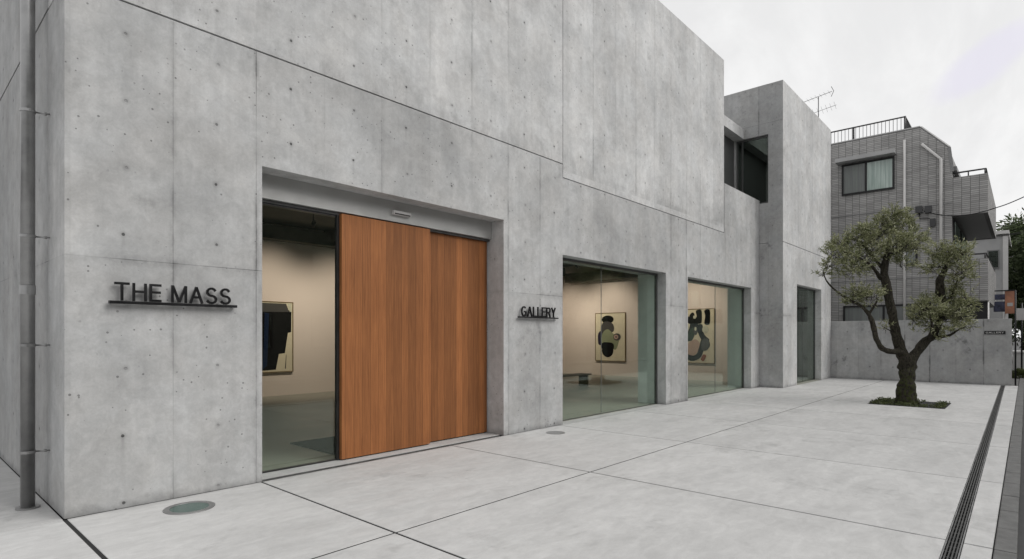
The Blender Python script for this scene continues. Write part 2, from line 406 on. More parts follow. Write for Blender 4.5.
# granite kerb, stone by stone
b = MB(); X = -9.0
while X < 60:
    L = .62
    b.box(X, .045 + random.uniform(-.002,.002), -.128, X+L-.008, .168, random.uniform(-.002, .003)); X += L
tag(b.build('kerb', M['kerb'], bevel=.008), kind='structure')
b = MB(); X = -9.0
b.box(-30, -7.6, -.128, 90, -6.4, 0.0)
tag(b.build('far_pavement', M['kerb'], bevel=.01), kind='structure')
b = MB(); b.box(23.16, .18, -.126, 60, 1.9, -.02)
tag(b.build('side_pavement', M['kerb']), kind='structure')
# long slotted drain
dr = thing('slot_drain', 'long dark slotted drain grate running across the paving beside the kerb', 'drain', (4.8,.385,0))
b = MB()
for (o0, w) in ((-.048,.007),(.041,.007)):
    slab(b, -4.0, 22.86, dy0(-4)+o0, dy0(22.86)+o0, dy0(-4)+o0+w, dy0(22.86)+o0+w, .001, .1)
b.build('edge_frame', M['steel'], dr)
b = MB()
for k in range(4):
    o0 = -.034 + k*.0195
    slab(b, -4.0, 22.86, dy0(-4)+o0, dy0(22.86)+o0, dy0(-4)+o0+.0085, dy0(22.86)+o0+.0085, -.001, .02)
X = -4.0
while X < 22.8:
    b.box(X, dy0(X)-.041, -.012, X+.006, dy0(X)+.041, -.003); X += .125
b.build('grate', M['grate'], dr)
# slot at the threshold
b = MB(); b.box(2.67, 5.853, -.10, 6.31, 5.859, .001); b.box(2.67, 5.913, -.10, 6.31, 5.919, .001)
th = thing('threshold_drain', 'narrow dark drain slot along the foot of the wooden doors', 'drain', (4.5,5.88,0))
b.build('edge_frame', M['steel'], th)
b = MB(); b.box(2.67, 5.860, -.03, 6.31, 5.912, -.022)
b.build('channel', M['grate'], th)

# ------------------------------------------------------------------ gallery building
D = 5.85; T = .65
B = thing('gallery_building', 'long pale exposed concrete gallery building with sliding wooden doors and large ground floor windows', 'building', (1.03,5.85,0))
us = [1.03, 1.06, 2.66, 6.32, 7.795, 7.81, 11.54, 12.63, 14.77, 14.80, 16.75, 17.45]
zs = [0, 2.88, 3.25, 4.185, 4.20, 4.412, 4.428, 5.49, 8.69]
def cell(i, j):
    x = (us[i]+us[i+1])/2; z = (zs[j]+zs[j+1])/2
    if 2.66 < x < 6.32 and z < 3.25: return None
    if 7.795 < x < 11.54 and z < 2.88: return None
    if 12.63 < x < 16.75 and z < 2.88: return None
    if x > 14.77 and z > 5.49: return None
    if 4.412 < z < 4.428 and x < 7.81: return None if x < 1.06 else .035
    if 4.185 < z < 4.20 and x > 7.795 and x < 14.77: return .035
    if 7.795 < x < 7.81 and z > 4.20: return .03
    if 14.77 < x < 14.80 and 4.185 < z < 5.49: return .03
    return 0.0
# column 7.795-7.81 belongs to the opening
b = MB(); grid_wall(b, us, zs, cell, D, D+T)
w = b.build('facade_wall', [M['conc'], M['conc_upper']], B)
me = w.data
for p in me.polygons:
    c = p.center + Vector((1.03,5.85,0))
    zc = 4.42 if c.x < 7.8 else 4.19
    if c.z > zc and c.x < 14.78: p.material_index = 1
md = w.modifiers.new('Bevel','BEVEL'); md.width=.006; md.segments=2; md.limit_method='ANGLE'; md.angle_limit=R(40)
# left flank
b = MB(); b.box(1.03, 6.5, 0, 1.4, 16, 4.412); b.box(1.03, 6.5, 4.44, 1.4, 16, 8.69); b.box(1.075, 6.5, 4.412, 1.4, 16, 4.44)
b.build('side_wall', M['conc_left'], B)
# rear, end wall, roof
b = MB(); b.box(1.4, 15.7, 0, 14.4, 16, 8.6); b.box(14.4, 6.5, 4.35, 14.77, 16, 8.69)
b.box(1.4, 6.5, 8.2, 14.4, 15.7, 8.45)
b.build('rear_and_roof', M['conc_annex'], B)
# gallery room
b = MB(); b.box(1.402, 13.95, 0, 18.9, 14.2, 4.3); b.box(18.6, 6.5, 0, 18.85, 13.95, 4.3); b.box(1.402, 6.502, 0, 1.42, 13.95, 4.3)
b.box(17.46, 6.35, 0, 18.6, 6.5, 4.3)
b.build('interior_wall', M['wall_in'], B)
b = MB(); b.box(1.42, 6.5, 4.30, 18.6, 13.95, 4.34)
for X in (4.5, 8.0, 11.5, 15.0): b.box(X, 6.5, 4.0, X+.22, 13.95, 4.30)
b.box(1.42, 13.55, 3.86, 18.2, 13.9, 4.2); b.box(18.15, 6.6, 3.60, 18.5, 13.5, 3.95)
b.build('ceiling', M['ceil'], B)
b = MB(); b.box(1.42, 6.505, -.12, 18.6, 13.95, .004); b.box(7.80, 6.03, -.12, 11.535, 6.505, .002); b.box(12.635, 6.03, -.12, 16.745, 6.505, .002); b.box(2.665, 6.27, -.12, 6.315, 6.505, .003)
b.build('interior_floor', M['floor_in'], B)
b = MB(); b.box(2.665, 5.921, -.12, 6.315, 6.268, .008); b.build('threshold', M['paving'], B, bevel=.003)
b = MB(); b.box(7.80, 5.845, -.12, 11.535, 6.028, .0015); b.box(12.635, 5.845, -.12, 16.745, 6.028, .0015); b.build('window_apron', M['paving'], B)
# terrace between the two blocks
b = MB(); b.box(14.77, 6.5, 4.36, 17.45, 6.62, 4.5); b.box(14.77, 6.62, 4.36, 17.45, 6.9, 7.42); b.box(14.77, 6.31, 7.42, 17.449, 6.9, 7.72)
b.build('terrace_wall', M['conc_annex'], B)
b = MB(); b.box(14.78, 6.60, 4.52, 17.44, 6.618, 7.41); b.build('terrace_shutter', M['frame_grey'], B)
# projecting end block
us2 = [17.45, 18.80, 21.60, 22.87]; zs2 = [0, 3.08, 4.215, 4.23, 8.88]
def cell2(i, j):
    x = (us2[i]+us2[i+1])/2; z = (zs2[j]+zs2[j+1])/2
    if 18.8 < x < 21.6 and z < 3.08: return None
    if 4.215 < z < 4.23: return .03
    return 0.0
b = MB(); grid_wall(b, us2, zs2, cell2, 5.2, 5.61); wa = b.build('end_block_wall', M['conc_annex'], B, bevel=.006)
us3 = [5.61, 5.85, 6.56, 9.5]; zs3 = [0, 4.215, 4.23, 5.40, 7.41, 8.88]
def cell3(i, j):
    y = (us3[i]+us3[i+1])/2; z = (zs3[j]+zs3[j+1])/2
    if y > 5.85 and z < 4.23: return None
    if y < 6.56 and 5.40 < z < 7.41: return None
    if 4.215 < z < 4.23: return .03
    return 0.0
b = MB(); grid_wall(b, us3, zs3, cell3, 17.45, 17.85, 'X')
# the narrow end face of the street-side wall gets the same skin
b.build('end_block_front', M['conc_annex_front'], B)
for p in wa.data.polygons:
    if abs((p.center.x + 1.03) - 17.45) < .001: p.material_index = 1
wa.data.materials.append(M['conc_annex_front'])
b = MB(); b.box(22.47, 5.61, 0, 22.87, 9.5, 8.88); b.box(17.85, 9.1, 4.35, 22.47, 9.5, 8.88); b.box(17.85, 5.61, 8.4, 22.47, 9.1, 8.6)
b.build('end_block_rear', M['conc_annex'], B)
b = MB(); b.box(18.86, 8.6, 0, 22.46, 8.8, 4.2); b.box(18.86, 5.62, 4.0, 22.46, 8.6, 4.2); b.box(22.40, 5.62, 0, 22.468, 8.6, 4.0)
b.build('end_block_interior', M['rubber'], B)
b = MB(); b.box(18.81, 5.2, -.12, 22.4, 8.6, .002); b.build('end_block_floor', M['floor_in'], B)

# windows
def big_window(x0, x1, h, yg, joints, parent, y_in=6.5, fr=M['frame_grey'], gl=M['glass']):
    wn = MB(); t = .035; d = .06
    wn.box(x0, yg-d/2, h-.045, x1, yg+d/2, h-.002); wn.box(x0, yg-d/4, .002, x1, yg+d/4, .014)
    wn.box(x0+.002, yg-d/2+.002, .014, x0+.03, yg+d/2-.002, h-.045); wn.box(x1-.035, yg-d/2+.002, .014, x1-.002, yg+d/2-.002, h-.045)
    f = wn.build('window_frame', fr, parent)
    xs = [x0+.03] + joints + [x1-.035]
    for a, b_ in zip(xs[:-1], xs[1:]):
        q = MB(); q.box(a+.003, yg-.006, .014, b_-.003, yg+.006, h-.045); q.build('pane', gl, f)
    for j in joints:
        q = MB(); q.box(j-.0028, yg-.007, .03, j+.0028, yg+.007, h-.047); q.build('glass_seal', M['rubber'], f)
    return f
M['jamb_reflection'] = simple('pale_green_reflection_tint', (.66, .72, .70), .5, var=.04)  # pale green stands in for the street's reflection in the glass
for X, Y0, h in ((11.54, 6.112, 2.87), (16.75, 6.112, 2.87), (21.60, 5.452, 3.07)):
    b = MB(); b.box(X-.03, Y0, .006, X-.003, 6.52 if h < 3 else 5.9, h); b.build('jamb_reflection_panel', M['jamb_reflection'] if h < 3 else M['pale'], B)  # added panels over the inner jambs, their pale colour imitating that bright reflection
big_window(7.81, 11.54, 2.88, 6.08, [9.33], B)
big_window(12.63, 16.75, 2.88, 6.08, [14.75], B)
big_window(18.80, 21.60, 3.08, 5.42, [20.2], B, gl=M['glass_neutral'])
# upper window of the end block, facing the plaza corner
f = MB(); f.box(17.52, 5.612, 5.402, 17.58, 6.558, 5.45); f.box(17.52, 5.612, 7.36, 17.58, 6.558, 7.408)
f.box(17.522, 5.612, 5.45, 17.578, 5.65, 7.36); f.box(17.522, 6.51, 5.45, 17.578, 6.558, 7.36); f.box(17.522, 6.36, 5.45, 17.578, 6.40, 7.36)
fw = f.build('upper_window_frame', M['frame_grey'], B)
q = MB(); q.box(17.544, 5.65, 5.45, 17.556, 6.36, 7.36); q.build('pane', M['glass_dark'], fw)
q = MB(); q.box(17.544, 6.40, 5.45, 17.556, 6.51, 7.36); q.build('pane', M['glass_dark'], fw)
b = MB(); b.box(18.6, 5.62, 4.36, 18.7, 9.1, 8.39); b.box(17.86, 5.62, 5.2, 18.6, 9.1, 5.3); b.build('upper_room_wall', M['black'], B)

# entrance: fixed glass, header, two sliding leaves
b = MB(); b.box(2.662, 6.10, 2.985, 6.318, 6.20, 3.248); hd = b.build('door_header', M['alu'], B, bevel=.003)
b = MB(); b.box(2.662, 6.14, 2.955, 6.318, 6.32, 2.984); b.build('door_track', M['frame_grey'], B)
b = MB(); b.box(2.663, 6.155, .01, 2.69, 6.20, 2.954); b.box(3.695, 6.139, .01, 3.735, 6.19, 2.954); b.box(2.69, 6.157, .01, 3.695, 6.198, .025); b.box(2.69, 6.157, 2.935, 3.695, 6.198, 2.954)
gf = b.build('glass_door_frame', M['alu_dark'], B)
q = MB(); q.box(2.69, 6.172, .025, 3.695, 6.184, 2.935); q.build('pane', M['glass'], gf)
d1 = MB(); d1.box(3.725, 6.085, .022, 5.09, 6.138, 2.965); d1.build('sliding_door', M['wood'], B, bevel=.003)['label'] = 'front sliding leaf of reddish vertical wood boards'
d2 = MB(); d2.box(5.0, 6.185, .022, 6.30, 6.235, 2.953); d2.build('sliding_door', M['wood'], B, bevel=.003)['label'] = 'rear sliding leaf of reddish vertical wood boards'
s_ = MB(); s_.box(4.46, 6.055, 3.075, 4.74, 6.10, 3.125); sn = s_.build('door_sensor', M['white'], B, bevel=.002)
q = MB(); q.box(4.475, 6.050, 3.077, 4.725, 6.0548, 3.09); q.build('sensor_lens', M['black'], sn)

# ------------------------------------------------------------------ writing
def arc(cx, cy, rx, ry, a0, a1, n=9): return [(cx+rx*math.cos(R(a0+(a1-a0)*k/n)), cy+ry*math.sin(R(a0+(a1-a0)*k/n))) for k in range(n+1)]
LET = {   # stroke centre lines in a cell of height 1; (width, strokes)
 'T': (.80, [[(.0,.94),(.80,.94)], [(.40,.9),(.40,0)]]),
 'H': (.76, [[(.06,0),(.06,1)], [(.70,0),(.70,1)], [(.08,.53),(.68,.53)]]),
 'E': (.66, [[(.06,0),(.06,1)], [(.08,.94),(.66,.94)], [(.08,.53),(.62,.53)], [(.08,.06),(.66,.06)]]),
 'M': (.92, [[(.06,0),(.06,1)], [(.86,0),(.86,1)], [(.08,.96),(.46,.03)], [(.46,.03),(.84,.96)]]),
 'A': (.84, [[(.05,0),(.42,.97)], [(.42,.97),(.79,0)], [(.19,.36),(.65,.36)]]),
 'S': (.74, [arc(.37,.72,.27,.22,20,270) + arc(.37,.28,.30,.22,90,-160)]),
 'G': (.82, [arc(.42,.50,.36,.44,48,325,14), [(.45,.46),(.76,.46)], [(.74,.46),(.74,.06)]]),
 'L': (.62, [[(.06,0),(.06,1)], [(.08,.06),(.62,.06)]]),
 'R': (.74, [[(.06,0),(.06,1)], [(.08,.94),(.42,.94)] + arc(.42,.715,.24,.225,80,-90) + [(.08,.49)], [(.40,.49),(.68,0)]]),
 'Y': (.78, [[(.05,1),(.39,.46)], [(.73,1),(.39,.46)], [(.39,.48),(.39,0)]])}
def text_mesh(st, cap, width, depth, mat, name, parent, origin, plane='XZ', wt=.135):
    tot = 0; pos_ = []
    for ch in st:
        if ch == ' ': tot += .42; continue
        pos_.append((ch, tot)); tot += LET[ch][0] + .17
    sc = width/(tot-.17)
    for n_, (ch, x0) in enumerate(pos_):
        b = MB()
        for q_, P in enumerate(LET[ch][1]):
            L_ = []; Rr = []
            for i in range(len(P)):
                a = Vector(P[max(i-1,0)]); c = Vector(P[min(i+1,len(P)-1)]); d = (c-a).normalized(); n = Vector((-d.y, d.x))
                L_.append(Vector(P[i])+n*wt/2); Rr.append(Vector(P[i])-n*wt/2)
            lo, hi = .0+q_*.01, 1.0+q_*.02      # overlapping strokes sit a hair proud of one another
            def W_(p, d):
                a = (x0+p.x)*sc; h = p.y*cap; dd = d*depth
                return (origin[0]+a, origin[1]-dd, origin[2]+h) if plane == 'XZ' else (origin[0]-dd, origin[1]-a, origin[2]+h)
            m = len(P); vs = [W_(p, lo) for p in L_] + [W_(p, lo) for p in Rr] + [W_(p, hi) for p in L_] + [W_(p, hi) for p in Rr]
            fs = []
            for i in range(m-1):
                fs += [(i, i+1, m+i+1, m+i), (2*m+i, 3*m+i, 3*m+i+1, 2*m+i+1), (i, 2*m+i, 2*m+i+1, i+1), (m+i, m+i+1, 3*m+i+1, 3*m+i)]
            fs += [(0, m, 3*m, 2*m), (m-1, 3*m-1+0, 4*m-1, 2*m-1)]
            b.add(vs, fs)
        b.build('letter', mat, parent)
sg = thing('wall_sign', 'black cut-out letters reading THE MASS on a thin rail at the building corner', 'sign', (1.87,5.85,1.8))
text_mesh('THE MASS', .158, .965, .022, M['rail_black'], 'lettering', sg, (1.365, D-.03, 1.806))
b = MB(); b.box(1.325, D-.062, 1.778, 2.385, D-.022, 1.804); b.build('rail', M['rail_black'], sg, bevel=.002)
for X in (1.34, 2.35):
    b = MB(); b.box(X, D-.022, 1.782, X+.02, D+.002, 1.80); b.build('bracket', M['rail_black'], sg)
sg = thing('wall_sign', 'black cut-out letters reading GALLERY on a thin rail between door and window', 'sign', (7.1,5.85,1.8))
text_mesh('GALLERY', .158, .86, .022, M['rail_black'], 'lettering', sg, (6.68, D-.03, 1.806))
b = MB(); b.box(6.61, D-.062, 1.784, 7.60, D-.022, 1.804); b.build('rail', M['rail_black'], sg, bevel=.002)
for X in (6.64, 7.55):
    b = MB(); b.box(X, D-.022, 1.786, X+.02, D+.002, 1.80); b.build('bracket', M['rail_black'], sg)

# ------------------------------------------------------------------ drainpipe
dp = thing('drainpipe', 'tall grey metal drainpipe standing against the flank wall left of the corner', 'drainpipe', (.885,6.47,0))
b = MB(); b.tube([(.885,6.47,.0),(.885,6.47,8.6)], .051, 24); b.build('pipe', M['steel'], dp)
b = MB(); b.disc((.885,6.47), .085, .0, .015, 24); b.build('base_flange', M['steel'], dp)
for z in (.49, 1.42, 2.37, 3.46, 4.6, 5.9, 7.2):
    b = MB(); b.disc((.885,6.47), .056, z-.012, z+.012, 24, r0=.0505); b.tube([(.94,6.455,z),(1.033,6.42,z)], .007, 8); b.disc((1.0,6.44), .012, z-.012, z+.012, 8)
    b.build('bracket', M['steel'], dp)
for z in (1.9, 5.2):
    b = MB(); b.disc((.885,6.47), .0555, z-.04, z+.04, 24, r0=.0505); b.build('coupling', M['steel'], dp)

# ------------------------------------------------------------------ floor fittings
fl = thing('ground_uplight', 'round recessed floor light with greenish glass lens at the foot of the corner pier', 'floor light', (1.83,5.43,0))
b = MB(); b.disc((1.83,5.43), .20, -.015, .006, 48, r0=.152); b.build('ring', M['steel'], fl, bevel=.002)
t = NT('lens_glass'); t.principled((.035,.085,.07), .12, 0, .6); lens = t.mat
b = MB(); b.disc((1.83,5.43), .1515, -.02, .003, 40); b.build('lens', lens, fl)
fl = thing('inspection_cover', 'small round dark metal cover in the paving below the GALLERY sign', 'cover', (7.04,5.42,0))
b = MB(); b.disc((7.04,5.42), .145, -.01, .005, 40, r0=.125); b.build('ring', M['steel'], fl)
b = MB(); b.disc((7.04,5.42), .1245, -.01, .0035, 36); b.build('lid', M['rubber'], fl)

mt = MB(); mt.box(3.85, 6.52, .0045, 6.1, 7.62, .016); tag(mt.build('door_mat', M['mat'], bevel=.003), 'black rectangular entrance mat on the gallery floor behind the sliding doors', 'mat')

# bench in the gallery
bn = thing('gallery_bench', 'low dark wooden bench on the gallery floor seen through the first window', 'bench', (13.2,9.85,0))
b = MB(); b.box(12.2, 9.65, .34, 14.3, 10.05, .38); b.build('seat', M['bench'], bn, bevel=.006)
for X in (12.3, 14.15):
    b = MB(); b.box(X, 9.70, .004, X+.05, 10.02, .34); b.build('leg', M['bench'], bn)

# ------------------------------------------------------------------ artworks
def flat(name, col, r=.8): return simple(name, col, r, spec=.15, var=.06, scale=3)
P_ = {k: flat('paint_'+k, c) for k, c in dict(cream=(.74,.70,.54), black=(.004,.004,.005), grey=(.08,.08,.08), olive=(.27,.31,.20), violet=(.035,.03,.06), pink=(.52,.38,.32), navy=(.01,.022,.06), green=(.035,.06,.04), pale=(.6,.62,.5), ochre=(.42,.27,.08), red=(.28,.08,.04)).items()}
PK = list(P_)
def blob(mb, pts, lay, place, mi, sub=5):
    """smooth closed outline through pts (u,v) raised a hair off the canvas"""
    n = len(pts); out = []
    for i in range(n):
        p0, p1, p2, p3 = [pts[(i+k-1) % n] for k in range(4)]
        for s in range(sub):
            t = s/sub
            out.append(tuple(.5*((2*p1[c]) + (-p0[c]+p2[c])*t + (2*p0[c]-5*p1[c]+4*p2[c]-p3[c])*t*t + (-p0[c]+3*p1[c]-3*p2[c]+p3[c])*t**3) for c in (0,1)))
    m = len(out); d0, d1 = .001, .002 + .0012*lay
    vs = [place(u, v, d0) for u, v in out] + [place(u, v, d1) for u, v in out]
    mb.add(vs, [tuple(range(m, 2*m))] + [(i, (i+1)%m, (i+1)%m+m, i+m) for i in range(m)], mi)
def ell(cx, cy, rx, ry, n=10): return [(cx+rx*math.cos(2*math.pi*k/n), cy+ry*math.sin(2*math.pi*k/n)) for k in range(n)]
def artwork(label, place, W, H, shapes, loc, bg='cream', sub=5):
    a = thing('painting', label, 'painting', loc)
    def bx(mb, u0, v0, u1, v1, d0, d1, mi=0):
        vs = [place(u, v, d) for d in (d0, d1) for (u, v) in ((u0,v0),(u1,v0),(u1,v1),(u0,v1))]
        mb.add(vs, [(0,1,2,3),(7,6,5,4),(0,4,5,1),(1,5,6,2),(2,6,7,3),(3,7,4,0)], mi)
    b = MB(); e = .022
    bx(b, 0, 0, W, e, -.04, .012); bx(b, 0, H-e, W, H, -.04, .012); bx(b, 0, e, e, H-e, -.04, .012); bx(b, W-e, e, W, H-e, -.04, .012)
    b.build('frame', FR, a)
    b = MB(); bx(b, e, e, W-e, H-e, -.039, 0.0, PK.index(bg))
    for k, (pts, c) in enumerate(shapes): blob(b, [(u*W, v*H) for u, v in pts], k, place, PK.index(c), sub)
    b.build('canvas', [P_[k] for k in PK], a, recalc=True)
    return a
FR = flat('frame_wood', (.20,.15,.08), .5)
# on the back wall (Y=13.95): u runs with +X
pl1 = lambda u, v, d: (5.55+u, 13.908-d, .59+v)
artwork('large framed painting of black and navy shapes hung behind the open glass door', pl1, 1.57, 1.77, [
    ([(.02,.02),(.02,.93),(.97,.88),(.965,.57),(.91,.56),(.86,.27),(.76,.26),(.71,.04)], 'black'),
    ([(.02,.84),(.02,.975),(.88,.975),(.93,.86)], 'grey'),
    ([(.50,.05),(.52,.5),(.53,.84),(.60,.83),(.585,.45),(.57,.10)], 'navy'),
    ([(.90,.975),(.97,.975),(.97,.86),(.94,.86)], 'pale'),
    ([(.86,.05),(.88,.25),(.885,.25),(.875,.05)], 'grey')], (6.3,13.9,1.4), sub=1)
# on the end wall (X=18.6): seen from inside, u runs with -Y
pl2 = lambda u, v, d: (18.557-d, 12.36-u, .55+v)
artwork('framed painting of stacked rounded black and olive shapes, seen through the first window', pl2, 1.33, 1.83, [
    (ell(.42,.86,.20,.085), 'black'),
    ([(.22,.60),(.24,.78),(.42,.82),(.60,.76),(.62,.62),(.42,.57)], 'grey'),
    ([(.10,.38),(.10,.56),(.20,.62),(.30,.50),(.26,.35),(.15,.33)], 'violet'),
    ([(.24,.34),(.24,.56),(.42,.66),(.62,.56),(.80,.52),(.74,.30),(.64,.24),(.42,.36)], 'olive'),
    (ell(.42,.22,.19,.14), 'black'), ([(.24,.24),(.24,.37),(.42,.39),(.61,.36),(.61,.24),(.42,.2)], 'black'),
    (ell(.73,.50,.12,.075), 'grey'), (ell(.70,.50,.07,.045), 'pink'), (ell(.70,.50,.025,.02), 'violet')], (18.55,11.7,1.4))
pl3 = lambda u, v, d: (18.557-d, 8.98-u, .58+v)
def stroke(P, w):      # outline of a thick brush line; w = half widths
    L_ = []; Rr = []
    for i in range(len(P)):
        a = Vector(P[max(i-1,0)]); c = Vector(P[min(i+1,len(P)-1)]); d = c-a; d.x *= 1.32; d.y *= 1.84; d.normalize(); n = Vector((-d.y/1.32, d.x/1.84))
        ww = w[i] if isinstance(w, (list, tuple)) else w
        L_.append(tuple(Vector(P[i])+n*ww)); Rr.append(tuple(Vector(P[i])-n*ww))
    return L_ + Rr[::-1]
artwork('framed painting of tangled thick black brush loops, seen through the second window', pl3, 1.32, 1.84, [
    ([(.02,.3),(.02,.72),(.14,.80),(.22,.6),(.18,.38)], 'ochre'),
    ([(.10,.34),(.10,.62),(.26,.76),(.34,.55),(.26,.36)], 'pale'),
    ([(.26,.22),(.30,.36),(.50,.44),(.62,.34),(.52,.18),(.36,.14)], 'pink'),
    (stroke([(.06,.84),(.16,.88),(.30,.80),(.44,.76),(.60,.80)], [.05,.07,.09,.12,.10]), 'black'),
    (stroke([(.36,.78),(.40,.88),(.46,.90)], .07), 'black'),
    (stroke([(.58,.97),(.60,.86),(.58,.74)], .09), 'black'),
    (stroke([(.80,.97),(.82,.86),(.80,.72)], .085), 'black'),
    (stroke([(.46,.80),(.44,.66),(.34,.50),(.20,.40),(.10,.28),(.20,.16),(.40,.09),(.58,.14),(.66,.28),(.74,.44)], [.12,.13,.12,.08,.075,.07,.09,.09,.09,.1]), 'black'),
    (stroke([(.60,.70),(.64,.56),(.72,.46),(.84,.42)], [.1,.09,.09,.05]), 'black'),
    ([(.26,.42),(.30,.54),(.42,.66),(.48,.56),(.40,.42)], 'green'),
    ([(.66,.26),(.68,.42),(.80,.46),(.88,.34),(.78,.24)], 'grey'),
    (ell(.50,.60,.055,.08), 'grey'), (ell(.50,.63,.025,.035), 'pale'), (ell(.76,.62,.08,.065), 'pale'), (ell(.48,.85,.04,.03), 'pale'),
    (stroke([(.68,.06),(.74,.15)], .05), 'red')], (18.55,8.3,1.4))

# ceiling spotlights (real fittings, each with its lamp)
def spotlight(loc, target, power, label, size=92, col=(1,.80,.66)):
    t_ = thing('ceiling_spotlight', label, 'spotlight', loc, 'ceiling spotlights in the gallery')
    L = Vector(loc); d = (Vector(target)-L).normalized()
    b = MB(); b.tube([L + Vector((0,0,.30)), L], .012, 8); b.build('stem', M['black'], t_)
    b = MB(); b.tube([L - d*.07, L + d*.07], .045, 14); b.build('lamp_housing', M['black'], t_)
    ld = bpy.data.lights.new('lamp', 'SPOT'); ld.energy = power; ld.spot_size = R(size); ld.spot_blend = 1.0; ld.color = col; ld.shadow_soft_size = .04
    lo = bpy.data.objects.new('lamp', ld); COL.objects.link(lo); lo.parent = t_
    lo.location = d*.09; lo.rotation_euler = d.to_track_quat('-Z','Y').to_euler()
spotlight((16.4,11.7,3.95), (18.6,11.7,1.7), 215, 'black ceiling spotlight aimed at the painting of stacked rounded shapes')
spotlight((16.4,8.4,3.95), (18.6,8.3,1.7), 215, 'black ceiling spotlight aimed at the painting of tangled black loops')
spotlight((6.4,11.6,3.95), (6.4,13.95,1.6), 215, 'black ceiling spotlight aimed at the black and navy painting')
spotlight((8.6,11.6,3.95), (8.4,13.95,1.5), 215, 'black ceiling spotlight washing the bare wall right of the black painting')
spotlight((16.4,13.2,3.95), (18.6,13.6,1.4), 160, 'black ceiling spotlight near the far corner of the gallery')

# ------------------------------------------------------------------ boundary wall with sign
bw = MB(); bw.box(22.90, .32, -.12, 23.15, 5.6, 2.025)
tag(bw.build('boundary_wall', M['conc_low'], bevel=.008), 'low grey concrete boundary wall closing the far end of the plaza', 'wall')
sg = thing('wall_sign', 'small black nameplate with pale letters on the low boundary wall', 'sign', (22.9,.7,1.6))
b = MB(); b.box(22.875, .46, 1.555, 22.899, .96, 1.655); b.build('plate', M['rail_black'], sg)
text_mesh('GALLERY', .05, .42, .004, M['white'], 'lettering', sg, (22.874, .92, 1.58), 'YZ')
b = MB(); b.tube([(23.32,.24,-.12),(23.32,.24,2.9)], .022, 10)
tag(b.build('metal_post', M['black']), 'thin black metal post standing at the street end of the boundary wall', 'post')

# ------------------------------------------------------------------ the plaza tree
C = Vector((15.42, 1.98, 0)); SR = Vector((.6685,-.7437,0)); FW = Vector((.7437,.6685,0))
px = 1/44.9
def TP(x, y, d=0.0):     # figure on a vertical plane through the trunk: metres from the trunk foot
    s = 1 + d*.078
    return C + SR*((x-908.5)*px*s) + FW*d + Vector((0,0,(403-y)*px*s + (0 if d == 0 else (1-s)*0)))
tree = thing('olive_tree', 'gnarled olive tree with mossy trunk and clumped grey-green crown growing in the plaza', 'tree', tuple(C))
tb = MB()
def limb(pts, n=10, wob=.24):
    P = [TP(*p[:3]) for p in pts]; Rr = [p[3] for p in pts]
    out = []; rr = []
    for i in range(len(P)-1):
        p0, p1, p2, p3 = P[max(i-1,0)], P[i], P[i+1], P[min(i+2,len(P)-1)]
        for s in range(5):
            t = s/5
            out.append(.5*((2*p1) + (-p0+p2)*t + (2*p0-5*p1+4*p2-p3)*t*t + (-p0+3*p1-3*p2+p3)*t**3)); rr.append(Rr[i]*(1-t)+Rr[i+1]*t)
    out.append(P[-1]); rr.append(Rr[-1])
    tb.tube(out, rr, n, wob=wob)
limb([(908.5,405,0,.225),(908,399,0,.195),(908,388,0,.175),(909,376,0,.145),(909,366,0,.158),(909,358,0,.15)], 18, .34)
limb([(909,364,0,.14),(903,352,0,.115),(898,335,0,.098),(893,318,-.05,.09),(888,300,-.1,.085),(885,285,-.1,.082),(884,272,-.05,.08),(888,257,0,.06),(892,242,.05,.04),(895,228,.1,.022)], 12)
limb([(906,356,0,.085),(898,351,-.1,.07),(886,350,-.2,.062),(876,347,-.25,.058),(870,338,-.25,.052),(867,325,-.25,.05),(863,314,-.25,.045),(858,306,-.2,.036),(848,299,-.1,.026),(838,291,0,.02),(831,281,.1,.015),(827,270,.1,.01)], 9)
limb([(911,362,0,.12),(918,352,0,.10),(928,342,.05,.09),(937,335,.1,.085),(944,322,.1,.075),(949,306,.15,.075),(945,292,.1,.085),(943,281,.05,.08),(948,270,.05,.05),(953,258,.1,.03),(955,247,.1,.016)], 12)
limb([(885,278,-.05,.06),(878,276,-.1,.05),(872,271,-.2,.036),(864,262,-.2,.026),(852,254,-.1,.018),(842,250,0,.012)], 8)
limb([(887,262,0,.045),(898,255,.2,.034),(908,247,.3,.02),(914,236,.3,.012)], 7)
limb([(884,268,0,.04),(876,252,.2,.03),(870,240,.3,.018),(866,232,.3,.01)], 7)
limb([(937,337,.1,.05),(945,336,.0,.035),(951,334,-.05,.026),(957,329,-.1,.016),(964,326,-.1,.01)], 7)
limb([(930,341,.05,.045),(926,332,-.2,.032),(924,322,-.3,.022),(921,312,-.3,.012)], 7)
limb([(949,305,.15,.045),(957,300,.2,.034),(962,290,.2,.022),(966,278,.2,.012)], 7)
limb([(862,313,-.25,.03),(866,304,-.3,.02),(870,297,-.3,.012)], 6)
limb([(897,333,0,.02),(887,329,-.1,.012),(880,325,-.1,.006)], 5)
# root flare
for an in range(6):
    a = an*math.pi/3+.4; d = Vector((math.cos(a), math.sin(a), 0))
    tb.tube([C+Vector((0,0,.22))+d*.08, C+Vector((0,0,.06))+d*.15, C+Vector((0,0,-.03))+d*.23], [.09,.06,.03], 8, wob=.2)
